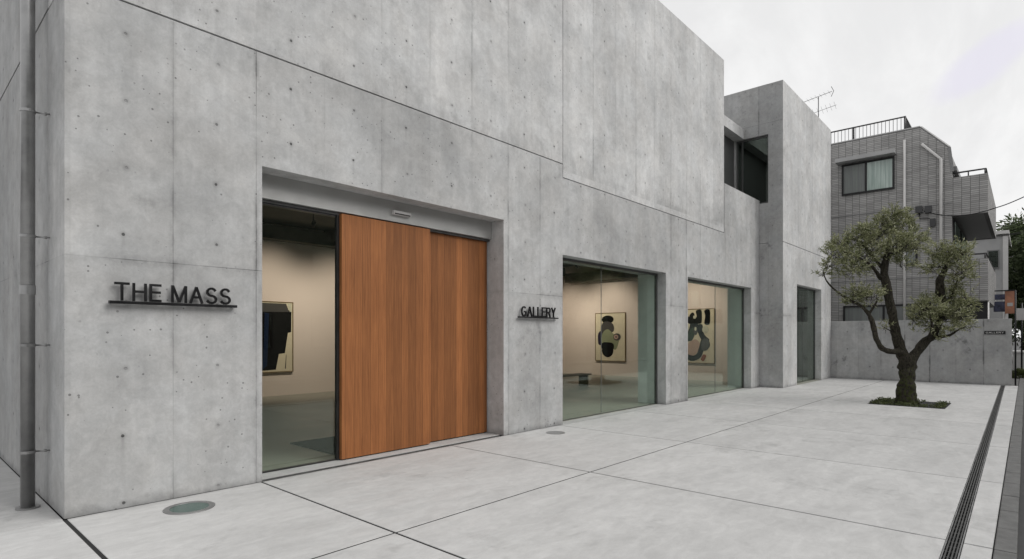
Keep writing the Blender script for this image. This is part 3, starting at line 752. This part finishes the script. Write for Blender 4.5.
# twigs + leaves
lb = MB()
rnd = random.Random(3)
def leaf(mb, p, d, L, W):
    s = d.cross(Vector((rnd.uniform(-1,1), rnd.uniform(-1,1), rnd.uniform(-.2,1))))
    if s.length < 1e-3: return
    s = s.normalized()*W*.5
    mb.add([p, p+d*L*.5+s, p+d*L, p+d*L*.5-s], [(0,1,2,3)])
def clump(x, y, d, rx, ry, n, fork=None):
    """x,y in figure pixels; n twigs"""
    c = TP(x, y, d); a = rx*px; b = ry*px
    for k in range(n):
        th_ = rnd.uniform(0, 2*math.pi); cz = rnd.uniform(-1, 1); q = math.sqrt(1-cz*cz)
        v = Vector((q*math.cos(th_), q*math.sin(th_), cz)); rr = rnd.uniform(.25, 1.0)**.5
        rr *= 1 + .42*noise.noise(v*2.6 + c)
        p0 = c + SR*(v.x*a*rr) + FW*(v.y*a*rr*.9) + Vector((0,0,v.z*b*rr))
        if noise.noise(p0*4.2) < -.10 and rnd.random() < .8: continue
        dr = (SR*v.x + FW*v.y + Vector((0,0,v.z*.8+.45))).normalized() + Vector((rnd.uniform(-.5,.5), rnd.uniform(-.5,.5), rnd.uniform(-.4,.5)))
        dr.normalize(); ln = rnd.uniform(.09, .22)
        if rnd.random() < .6: tb.tube([p0-dr*.16, p0+dr*ln], [.0045,.002], 3, caps=False)
        nl = rnd.randint(9, 15)
        for i in range(nl):
            t = i/nl; pp = p0 + dr*(ln*t)
            ld = (dr*.7 + Vector((rnd.uniform(-1,1), rnd.uniform(-1,1), rnd.uniform(-.7,.9)))*.9).normalized()
            leaf(lb, pp, ld, rnd.uniform(.045,.092), rnd.uniform(.013,.021))
CL = [(829,263,0,9,7,70),(838,254,.1,11,9,110),(849,262,-.2,13,9,130),(851,246,.2,13,8,130),(864,250,-.1,14,11,170),(868,238,.3,12,8,130),(880,234,0,14,10,180),
      (892,226,.2,13,10,170),(904,223,.1,12,10,150),(914,232,0,10,10,120),(905,240,-.3,13,9,150),(890,246,-.2,14,9,160),(878,258,.2,12,8,110),(905,254,.3,10,7,80),(918,246,.1,6,6,45),
      (862,268,.1,12,6,80),(845,272,-.1,9,5,50),(900,262,-.2,9,5,50),(897,213,.1,6,4,30),(910,214,.1,5,3,20),(870,228,.1,7,4,35),
      (852,291,-.2,10,5,65),(863,294,-.3,11,6,90),(872,299,-.1,8,5,55),(858,301,0,9,4,50),
      (942,266,0,10,8,100),(953,256,.1,12,9,140),(961,250,-.1,9,7,85),(946,252,.2,9,6,80),(964,262,.2,10,8,100),(955,268,-.2,12,8,110),(966,272,0,7,7,60),(935,270,.1,4,3,16),
      (961,284,.1,7,7,55),(967,296,0,8,7,62),(957,298,.2,10,9,100),(964,310,0,9,8,85),(973,304,.1,5,5,30),(955,313,-.2,10,8,90),(946,318,0,9,6,60),
      (922,305,-.2,11,8,110),(930,312,0,12,9,120),(919,314,-.1,9,6,75),(934,303,.1,7,6,50),(926,322,-.2,12,5,70),(940,325,-.1,10,5,60),(915,322,0,6,4,25),(952,328,0,8,3,30),(965,322,0,6,3,20),(973,326,0,5,2,12),
      (826,272,.1,5,4,20),(937,336,0,6,3,20),(883,327,-.1,4,3,8),(888,322,-.1,3,4,6)]
for c in CL: clump(*c[:5], int(c[5]*.80))
tb.build('trunk', M['bark'], tree, recalc=False)
lb.build('crown', M['olive'], tree, recalc=False)
# planting bed
b = MB(); b.box(bedx0+.004, bedy0+.004, -.1, bedx1-.004, bedy1-.004, -.014)
tag(b.build('planting_bed_soil', M['soil']), kind='structure')
b = MB()
for k in range(2600):
    X, Y = rnd.uniform(bedx0+.03, bedx1-.03), rnd.uniform(bedy0+.03, bedy1-.03)
    nz = noise.noise(Vector((X*2.2, Y*2.2, 0)))
    if nz < -.12 + rnd.uniform(-.1,.1): continue
    hh = rnd.uniform(0, .05 + .05*max(0,nz))
    a = rnd.uniform(0, 6.28); leaf(b, Vector((X,Y,hh-.012)), Vector((math.cos(a), math.sin(a), rnd.uniform(.1,.9))).normalized(), rnd.uniform(.03,.06), rnd.uniform(.015,.03))
tag(b.build('ground_cover', M['bush'], recalc=False), 'low green ground cover around the foot of the olive tree', 'plants', kind='stuff')

# ------------------------------------------------------------------ tiled apartment building behind the wall
A = thing('apartment_building', 'dark grey tiled apartment building with stepped roof edge, roof railing and stacked balconies', 'building', (25.5,4,0))
XB = 25.5
b = MB(); b.prism_x([(1.95,-.1),(1.95,7.3),(2.04,8.18),(2.88,9.1),(11,9.1),(11,-.1)], XB, 33.5)
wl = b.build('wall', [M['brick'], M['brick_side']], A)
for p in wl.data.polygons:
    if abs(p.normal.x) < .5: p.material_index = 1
b = MB()
cp = [(11,9.1),(2.88,9.1),(2.04,8.18),(1.95,7.3)]
for (p, q) in zip(cp[:-1], cp[1:]):
    b.tube([(XB+.05,p[0],p[1]+.03),(XB+.05,q[0],q[1]+.03)], .07, 4, smooth=False)
b.box(XB+.2, 1.83, 7.4, 33.4, 1.945, 7.55)
b.build('roof_coping', M['rubber'], A)
for z in (6.2, 3.62):
    b = MB(); b.box(XB-.018, 1.96, z, XB-.001, 11, z+.035); b.build('string_course', M['rubber'], A)
# roof railing
b = MB(); zr = 9.13
def bar(p, q, r): b.tube([p, q], r, 6)
bar((26.0,3.4,zr+.66),(26.0,9.5,zr+.66),.028); bar((26.0,3.4,zr+.10),(26.0,9.5,zr+.10),.02)
bar((26.0,3.4,zr+.66),(27.6,3.4,zr+.66),.028); bar((26.0,3.4,zr+.10),(27.6,3.4,zr+.10),.02)
y = 3.4
while y < 9.5: b.tube([(26.0,y,zr+.1),(26.0,y,zr+.66)], .011, 4, caps=False); y += .125
x = 26.1
while x < 27.6: b.tube([(x,3.4,zr+.1),(x,3.4,zr+.66)], .011, 4, caps=False); x += .125
for y in (3.4, 5.1, 6.8, 8.5): b.tube([(26.0,y,zr-.05),(26.0,y,zr+.68)], .035, 6)
b.build('roof_railing', M['alu_dark'], A)
# upper window
def bwin(y0, y1, z0, z1, mull, curtain=True, parent=A):
    f = MB(); w_ = .06
    f.box(XB-.07, y0, z0, XB+.0, y1, z0+w_); f.box(XB-.07, y0, z1-w_, XB+.0, y1, z1)
    f.box(XB-.068, y0, z0+w_, XB+.0, y0+w_, z1-w_); f.box(XB-.068, y1-w_, z0+w_, XB+.0, y1, z1-w_)
    for m in mull: f.box(XB-.066, m-.035, z0+w_, XB+.0, m+.035, z1-w_)
    fr = f.build('window_frame', M['black'], parent)
    e = [y0+w_] + [k for m in mull for k in (m-.035, m+.035)] + [y1-w_]
    for i in range(0, len(e), 2):
        q = MB(); q.box(XB-.03, e[i], z0+w_, XB-.022, e[i+1], z1-w_); q.build('pane', PANE[i//2 % 2] if curtain else PANE[0], fr)
def pane_mat(name, c0, c1):
    t = NT(name); p = t.pos(); x, y, z = t.sep(p)
    fold = t.noise(t.comb(0.0, t.m('MULTIPLY', y, 14), t.m('MULTIPLY', z, .7)), 1.0, 3)
    c = t.mix(t.sm(fold, .35, .65), c0, c1)
    t.principled(c, .06, 0, .7); return t.mat
PANE = [pane_mat('frosted_pane', (.17,.18,.18), (.20,.22,.21)), pane_mat('curtained_pane', (.30,.38,.35), (.46,.55,.51))]
PANE.reverse()
bwin(3.66, 5.40, 7.02, 8.22, [4.58])
b = MB(); b.box(XB-.42, 3.60, 8.27, XB-.001, 5.56, 8.33); b.box(XB-.42, 3.60, 8.33, XB-.36, 5.56, 8.41); b.build('window_hood', M['pale'], A)
PANE = [PANE[1], PANE[1]]
bwin(2.75, 5.35, 1.5, 2.68, [4.0], False)
bwin(2.95, 3.35, 4.1, 4.75, [], False)
# carport recess and dark opening below the balcony
b = MB(); b.box(XB-.01, 1.955, -.1, XB-.002, 2.6, 2.5); b.box(XB+.3, .99, -.1, XB+.34, 1.95, 2.70); b.build('entrance_opening', M['black'], A)
# drainpipes
b = MB(); b.tube([(XB-.07,3.34,0),(XB-.07,3.34,8.75)], .045, 8); b.build('drainpipe', M['white'], A)
b = MB(); b.tube([(XB-.07,2.82,8.48),(XB-.07,2.26,7.82),(XB-.07,2.26,0)], .05, 8); b.build('drainpipe', M['white'], A)
# meters
b = MB(); b.box(XB-.18, 2.80, 5.98, XB-.001, 3.0, 6.22); b.box(XB-.16, 2.53, 5.95, XB-.001, 2.72, 6.2); b.box(XB-.12, 2.42, 5.45, XB-.001, 2.58, 5.72)
b.tube([(XB-.06,2.9,5.98),(XB-.06,2.9,5.8),(XB-.06,2.6,5.75),(XB-.06,2.5,5.6)], .018, 6); b.build('meter_box', M['alu_dark'], A)
# balconies
for (z0, z1, nm) in ((5.74, 7.10, 'upper balcony'), (2.73, 4.18, 'lower balcony')):
    b = MB(); b.box(XB, .97, z0, XB+.12, 1.948, z1); b.box(XB+.12, .97, z0, 32.6, 1.09, z1); b.box(32.48, 1.09, z0, 32.6, 1.948, z1)
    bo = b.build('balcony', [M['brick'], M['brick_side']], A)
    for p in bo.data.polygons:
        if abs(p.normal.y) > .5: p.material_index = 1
    b = MB(); b.box(XB+.121, 1.091, z0+.02, 32.47, 1.946, z0+.15); b.build('balcony_floor', M['rubber'], bo)
    b = MB(); b.tube([(XB+.06,1.94,z1+.17),(XB+.06,1.03,z1+.17),(32.5,1.03,z1+.17)], .03, 6)
    for (x, y) in ((XB+.06,1.9),(XB+.06,1.5),(XB+.06,1.05),(27.2,1.03),(29,1.03),(30.8,1.03),(32.4,1.03)): b.tube([(x,y,z1),(x,y,z1+.17)], .02, 6)
    b.build('balcony_rail', M['alu_dark'], bo)
for (x0, x1, z0, z1) in ((25.9, 27.9, 4.4, 5.65), (28.6, 30.8, 4.4, 5.65), (26.2, 28.4, 1.2, 2.6)):
    b = MB(); b.box(x0, 1.90, z0, x1, 1.949, z1); f_ = b.build('side_window', M['black'], A)
    q = MB(); q.box(x0+.06, 1.885, z0+.06, (x0+x1)/2-.03, 1.899, z1-.06); q.build('pane', M['glass_dark'], f_)
    q = MB(); q.box((x0+x1)/2+.03, 1.885, z0+.06, x1-.06, 1.899, z1-.06); q.build('pane', M['glass_dark'], f_)
b = MB(); b.tube([(26.3,1.02,-.1),(26.3,1.02,2.72)], .06, 8); b.build('column', M['white'], A)
# aerial on its roof
an = thing('tv_antenna', 'thin rooftop television antenna on the tiled apartment building', 'antenna', (28,6.86,9.1))
b = MB(); b.tube([(28,6.86,9.1),(28,6.86,12.12)], .018, 8); b.build('mast', M['alu_dark'], an)
b = MB(); b.tube([(28,7.5,12.05),(28,6.32,12.22)], .010, 6)
for k in range(7):
    y = 7.45 - k*.17; z = 12.057 + k*.0245; b.tube([(27.75,y,z),(28.25,y,z)], .004, 4)
b.tube([(28,6.35,12.0),(28,6.25,12.22),(28,6.35,12.44)], .012, 5); b.build('boom', M['alu_dark'], an)
b = MB(); b.tube([(28,7.1,11.45),(28,6.15,11.58)], .008, 6)
for k in range(6):
    y = 7.05 - k*.17; z = 11.457 + k*.023; b.tube([(27.8,y,z+.1),(28.2,y,z-.1)], .004, 4)
b.build('boom', M['alu_dark'], an)

# ------------------------------------------------------------------ farther down the street
H = thing('far_house', 'pale plastered house beyond the tiled apartment building', 'building', (40,3,0))
b = MB(); b.box(40, .92, -.1, 52, 11, 6.9); b.build('wall', M['pale'], H)
b = MB(); b.box(39.8, .66, 6.9, 52.2, 11.2, 7.08); b.box(39.9, .70, -.1, 40.1, .915, 6.9); b.build('roof', M['white'], H)
b = MB(); b.box(39.93, 1.05, 5.1, 39.998, 1.55, 6.1); f_ = b.build('window', M['rubber'], H)
q = MB(); q.box(39.92, 1.10, 5.16, 39.929, 1.5, 6.04); q.build('pane', M['glass_dark'], f_)
sb = thing('signboard', 'orange and blue shop signboard projecting over the pavement behind the boundary wall', 'sign', (31,.7,2.5))
ot = simple('sign_orange', (.46,.21,.13), .5, var=.25, scale=2.5); bt = simple('sign_blue', (.06,.065,.11), .5, var=.5, scale=5)
b = MB(); b.box(31.0, .33, 2.42, 31.12, .64, 3.34); pb = b.build('orange_panel', ot, sb)
q = MB(); q.box(30.99, .40, 2.72, 30.999, .57, 2.86); q.build('white_patch', M['white'], pb)
b = MB(); b.box(31.0, .645, 2.50, 31.12, 1.0, 2.92); b.box(31.0, .645, 3.0, 31.12, .96, 3.22); b.build('blue_panel', bt, sb)
b = MB(); b.box(30.98, .32, 3.345, 31.14, 1.02, 3.39); b.build('hood', M['black'], sb)
b = MB(); b.tube([(31.06,.63,-.1),(31.06,.63,3.34)], .03, 8); b.build('post', M['white'], sb)

def foliage_tree(name, label, loc, h, rad, n, mat, cat='tree', group=None, conic=False, trunk=.18, lsz=.16):
    t_ = thing(name, label, cat, loc, group); L = Vector(loc)
    b = MB(); b.tube([L+Vector((0,0,-.12)), L+Vector((.05,.02,h*.4)), L+Vector((0,.05,h*.85))], [trunk, trunk*.7, trunk*.2], 8, wob=.15)
    ends = []
    for k in range(14):
        z = h*(.25+.65*k/14); a = k*2.4; r = rad*(1-.6*k/14 if conic else .75)
        e = L+Vector((math.cos(a)*r*.8, math.sin(a)*r*.8, z+.1*h)); b.tube([L+Vector((0,0,z)), e], [trunk*.35, trunk*.1], 5); ends.append(e)
    b.build('trunk', M['bark'], t_, recalc=False)
    b = MB()
    cl = []
    for k in range(26):
        z = h*rnd.uniform(.2, .97); f = (1-(z/h)**1.3*.8) if conic else math.sqrt(max(.08, 1-((z/h-.62)/.42)**2))
        a = rnd.uniform(0, 6.28); r = rad*f*rnd.uniform(.3, .85); cl.append((L+Vector((math.cos(a)*r, math.sin(a)*r, z)), rad*rnd.uniform(.28,.48)))
    for e in ends: cl.append((e, rad*.3))
    for k in range(n):
        c, r = rnd.choice(cl)
        v = Vector((rnd.gauss(0,1), rnd.gauss(0,1), rnd.gauss(0,.6))).normalized()*r*rnd.uniform(.4,1.05)
        d = (v.normalized() + Vector((rnd.uniform(-.8,.8), rnd.uniform(-.8,.8), rnd.uniform(-.6,.3)))).normalized()
        leaf(b, c+v, d, lsz*rnd.uniform(.6,1.3), lsz*.4)
    b.build('crown', mat, t_, recalc=False)
    return t_
foliage_tree('pine_tree', 'tall dark evergreen tree beyond the pale house at the right edge', (56,.1,0), 9.8, 2.6, 16000, M['conifer'], conic=True, lsz=.34)
foliage_tree('pine_tree', 'shorter dark evergreen tree behind the orange signboard', (45,-.6,0), 7.6, 1.9, 15000, M['conifer'], conic=True, lsz=.26)
def shrub(loc, r, h, n, label):
    b = MB(); L = Vector(loc)
    for k in range(n):
        v = Vector((rnd.gauss(0,1), rnd.gauss(0,1), abs(rnd.gauss(0,1)))).normalized(); rr = rnd.uniform(.5,1)
        d = (v+Vector((rnd.uniform(-.6,.6), rnd.uniform(-.6,.6), rnd.uniform(0,.5)))).normalized()
        leaf(b, L+Vector((v.x*r*rr, v.y*r*rr, v.z*h*rr-.05)), d, .07, .03)
    tag(b.build('shrub', M['bush'], recalc=False), label, 'shrub')
shrub((27.5,.12,-.02), .32, .40, 1800, 'low light green shrub on the pavement past the boundary wall')
b = MB(); b.box(33.0, -.15, -.12, 34.2, .42, .75); b.box(32.97,-.18,.75,34.23,.45,.85)
tag(b.build('stone_planter', M['white'], bevel=.02), 'pale stone planter on the pavement past the boundary wall', 'planter')
st = thing('street_sign', 'small white street sign on a dark post past the boundary wall', 'sign', (29.0,.12,0))
b = MB(); b.tube([(29.0,.12,-.12),(29.0,.12,2.75)], .03, 8); b.build('post', M['black'], st)
b = MB(); b.box(28.95,-.02,2.1,28.965,.27,2.55); b.build('sign_plate', M['white'], st)

# cables
def cable(pts, r, label):
    out = []
    P = [Vector(p) for p in pts]
    for i in range(len(P)-1):
        p0, p1, p2, p3 = P[max(i-1,0)], P[i], P[i+1], P[min(i+2,len(P)-1)]
        for s in range(8):
            t = s/8; out.append(.5*((2*p1) + (-p0+p2)*t + (2*p0-5*p1+4*p2-p3)*t*t + (-p0+3*p1-3*p2+p3)*t**3))
    out.append(P[-1]); b = MB(); b.tube(out, r, 6)
    tag(b.build('power_cable', M['black']), label, 'cable')
cable([(25.40,2.75,6.02),(25.38,2.2,5.80),(25.35,1.5,5.71),(25.3,.8,5.82),(25.25,.0,6.10),(25.2,-2.2,7.15),(25.2,-6.25,8.9)], .016, 'thick black cable sagging from the meter box of the tiled building out of the picture')
cable([(39.9,1.1,6.86),(39.7,-.3,7.0),(39.0,-6.3,8.4)], .016, 'thin cable leaving the eave of the pale far house')
cable([(33.5,1.9,6.6),(33.6,.4,6.5),(34,-6.3,8.2)], .012, 'thin cable strung from the rear of the tiled building')
cable([(33.5,1.9,6.3),(33.9,.2,6.05),(34.2,-6.3,7.6)], .010, 'lowest thin cable strung behind the tiled building towards the street')
up = thing('utility_pole', 'grey concrete utility pole on the far side of the street', 'utility pole', (25.2,-6.9,0))
b = MB(); b.tube([(25.2,-6.9,-.1),(25.2,-6.9,10.5)], [.17,.11], 12); b.build('pole', M['kerb'], up)
b = MB(); b.box(25.12,-7.6,9.3,25.28,-6.2,9.4); b.box(25.12,-7.5,8.6,25.28,-6.2,8.7); b.build('crossarm', M['steel'], up)

# houses and trees across the street: what the windows mirror and what shades the low sky
def house(x0, x1, y0, y1, h, m, label):
    t_ = thing('street_house', label, 'building', ((x0+x1)/2, y0, 0), 'houses across the street')
    b = MB(); b.box(x0, y0, -.1, x1, y1, h); b.build('wall', m, t_)
    b = MB(); b.box(x0-.15, y0-.15, h, x1+.15, y1+.15, h+.25); b.build('roof', M['rubber'], t_)
    X = x0+1
    while X < x1-2:
        for z in (1.0, 4.0, 7.0):
            if z+1.6 > h: continue
            b = MB(); b.box(X, y1, z, X+1.6, y1+.05, z+1.4); f_ = b.build('window', M['alu_dark'], t_)
            q = MB(); q.box(X+.06, y1+.051, z+.06, X+1.54, y1+.06, z+1.34); q.build('pane', M['glass_dark'], f_)
        X += 3.2
db = simple('brown_render', (.12,.11,.095), .85, var=.2); dg = simple('grey_green_render', (.14,.15,.13), .85, var=.2)
house(-8, 6, -18, -9.5, 6.6, dg, 'two-storey grey green house across the street from the doors')
house(7.5, 19, -18, -9, 8.6, db, 'brown three-storey house across the street from the windows')
house(20.5, 34, -18, -9.5, 7.4, dg, 'grey green house across the street beside the utility pole')
house(35.5, 56, -18, -9, 9.2, db, 'long brown house across the street near its far end')
for k, (X, hh, lab) in enumerate(((6.8, 6.2, 'leafy tree across the street between the first two houses'), (19.7, 6.8, 'leafy tree across the street beside the brown house'), (30, 5.6, 'leafy tree across the street before the grey green house'))):
    foliage_tree('street_tree', lab, (X,-8.3,0), hh, 1.9, 3500, M['conifer'], group='trees across the street', lsz=.2)

# ------------------------------------------------------------------ sky, sun, camera
W = bpy.data.worlds.new('World'); S.world = W; W.use_nodes = True
t = NT('w', W.node_tree)
sun_dir = Vector((.55, -1.0, 1.15)).normalized()      # towards the sun
el = math.asin(sun_dir.z); az = math.atan2(sun_dir.x, sun_dir.y)
sky = t.node('ShaderNodeTexSky', sky_type='NISHITA', sun_disc=False, sun_elevation=el, sun_rotation=az, air_density=1.0, dust_density=3.0, ozone_density=1.0)
hsv = t.node('ShaderNodeHueSaturation', {'Saturation': .08, 'Value': 1.0, 'Color': sky.outputs[0]})
g_ = t.node('ShaderNodeTexCoord').outputs['Generated']
n1 = t.noise(g_, 3.0, 7, .6, .5); n2 = t.noise(g_, 5.0, 6, .6, .6)
cl = t.mix(t.sm(n1, .40, .58), (8.15,8.15,8.18), (9.15,9.15,9.15))
def dirv(x, y):
    u = (x-512)/571.8; v = -(y-336)/571.8
    return Vector((.7437+u*.6685, .6685-u*.7437, v)).normalized()
lv = dirv(985, 58)      # a faint lilac break in the cloud, low over the street
gn_ = t.node('ShaderNodeVectorMath', {0: g_}, operation='NORMALIZE').outputs[0]
def along(v, w):
    a_ = t.node('ShaderNodeVectorMath', {0: gn_, 1: tuple(v)}, operation='DOT_PRODUCT').outputs['Value']
    return t.m('DIVIDE', a_, w)
hx = lv.cross(Vector((0,0,1))).normalized(); hy = hx.cross(lv).normalized()
e1 = (hx*.86 + hy*.50).normalized(); e2 = (hy*.86 - hx*.50).normalized()
wv = t.m('MULTIPLY', t.m('SUBTRACT', n2, .5), 1.6)
aa, bb = along(e1, .070), t.m('ADD', along(e2, .026), wv)
rad_ = t.m('ADD', t.m('ADD', t.m('MULTIPLY', aa, aa), t.m('MULTIPLY', bb, bb)), t.m('MULTIPLY', t.m('SUBTRACT', n1, .5), 1.5))
front = t.node('ShaderNodeVectorMath', {0: gn_, 1: tuple(lv)}, operation='DOT_PRODUCT').outputs['Value']
lm = t.m('MULTIPLY', t.sm(rad_, .1, 1.2, .62, 0), t.m('GREATER_THAN', front, 0))
cl = t.mix(lm, cl, (7.75,7.5,8.8))
c = t.mix(.93, hsv.outputs[0], cl)
bg = t.node('ShaderNodeBackground', {0: c, 1: .1055})
o = t.node('ShaderNodeOutputWorld'); W.node_tree.links.new(bg.outputs[0], o.inputs[0])

sl = bpy.data.lights.new('sun', 'SUN'); sl.energy = 1.85; sl.angle = R(40); sl.color = (1, .975, .94)
so = bpy.data.objects.new('sun', sl); COL.objects.link(so)
so.rotation_euler = (-sun_dir).to_track_quat('-Z','Y').to_euler()

cam = bpy.data.cameras.new('camera'); co = bpy.data.objects.new('camera', cam); COL.objects.link(co)
cam.sensor_width = 36; cam.lens = 571.8/1024*36; cam.shift_y = (336-279.5)/1024; cam.clip_end = 2000; cam.clip_start = .05
co.location = (0,0,1.5)
th_ = math.atan2(.6685, .7437)
co.rotation_euler = (R(90), 0, th_ - R(90))
S.camera = co
S.render.engine = 'CYCLES'
S.cycles.use_denoising = True
S.cycles.max_bounces = 8; S.cycles.transparent_max_bounces = 16; S.cycles.glossy_bounces = 4; S.cycles.diffuse_bounces = 4
S.cycles.sample_clamp_indirect = 8
S.view_settings.view_transform = 'Standard'; S.view_settings.look = 'None'
S.view_settings.exposure = 0; S.view_settings.gamma = 1
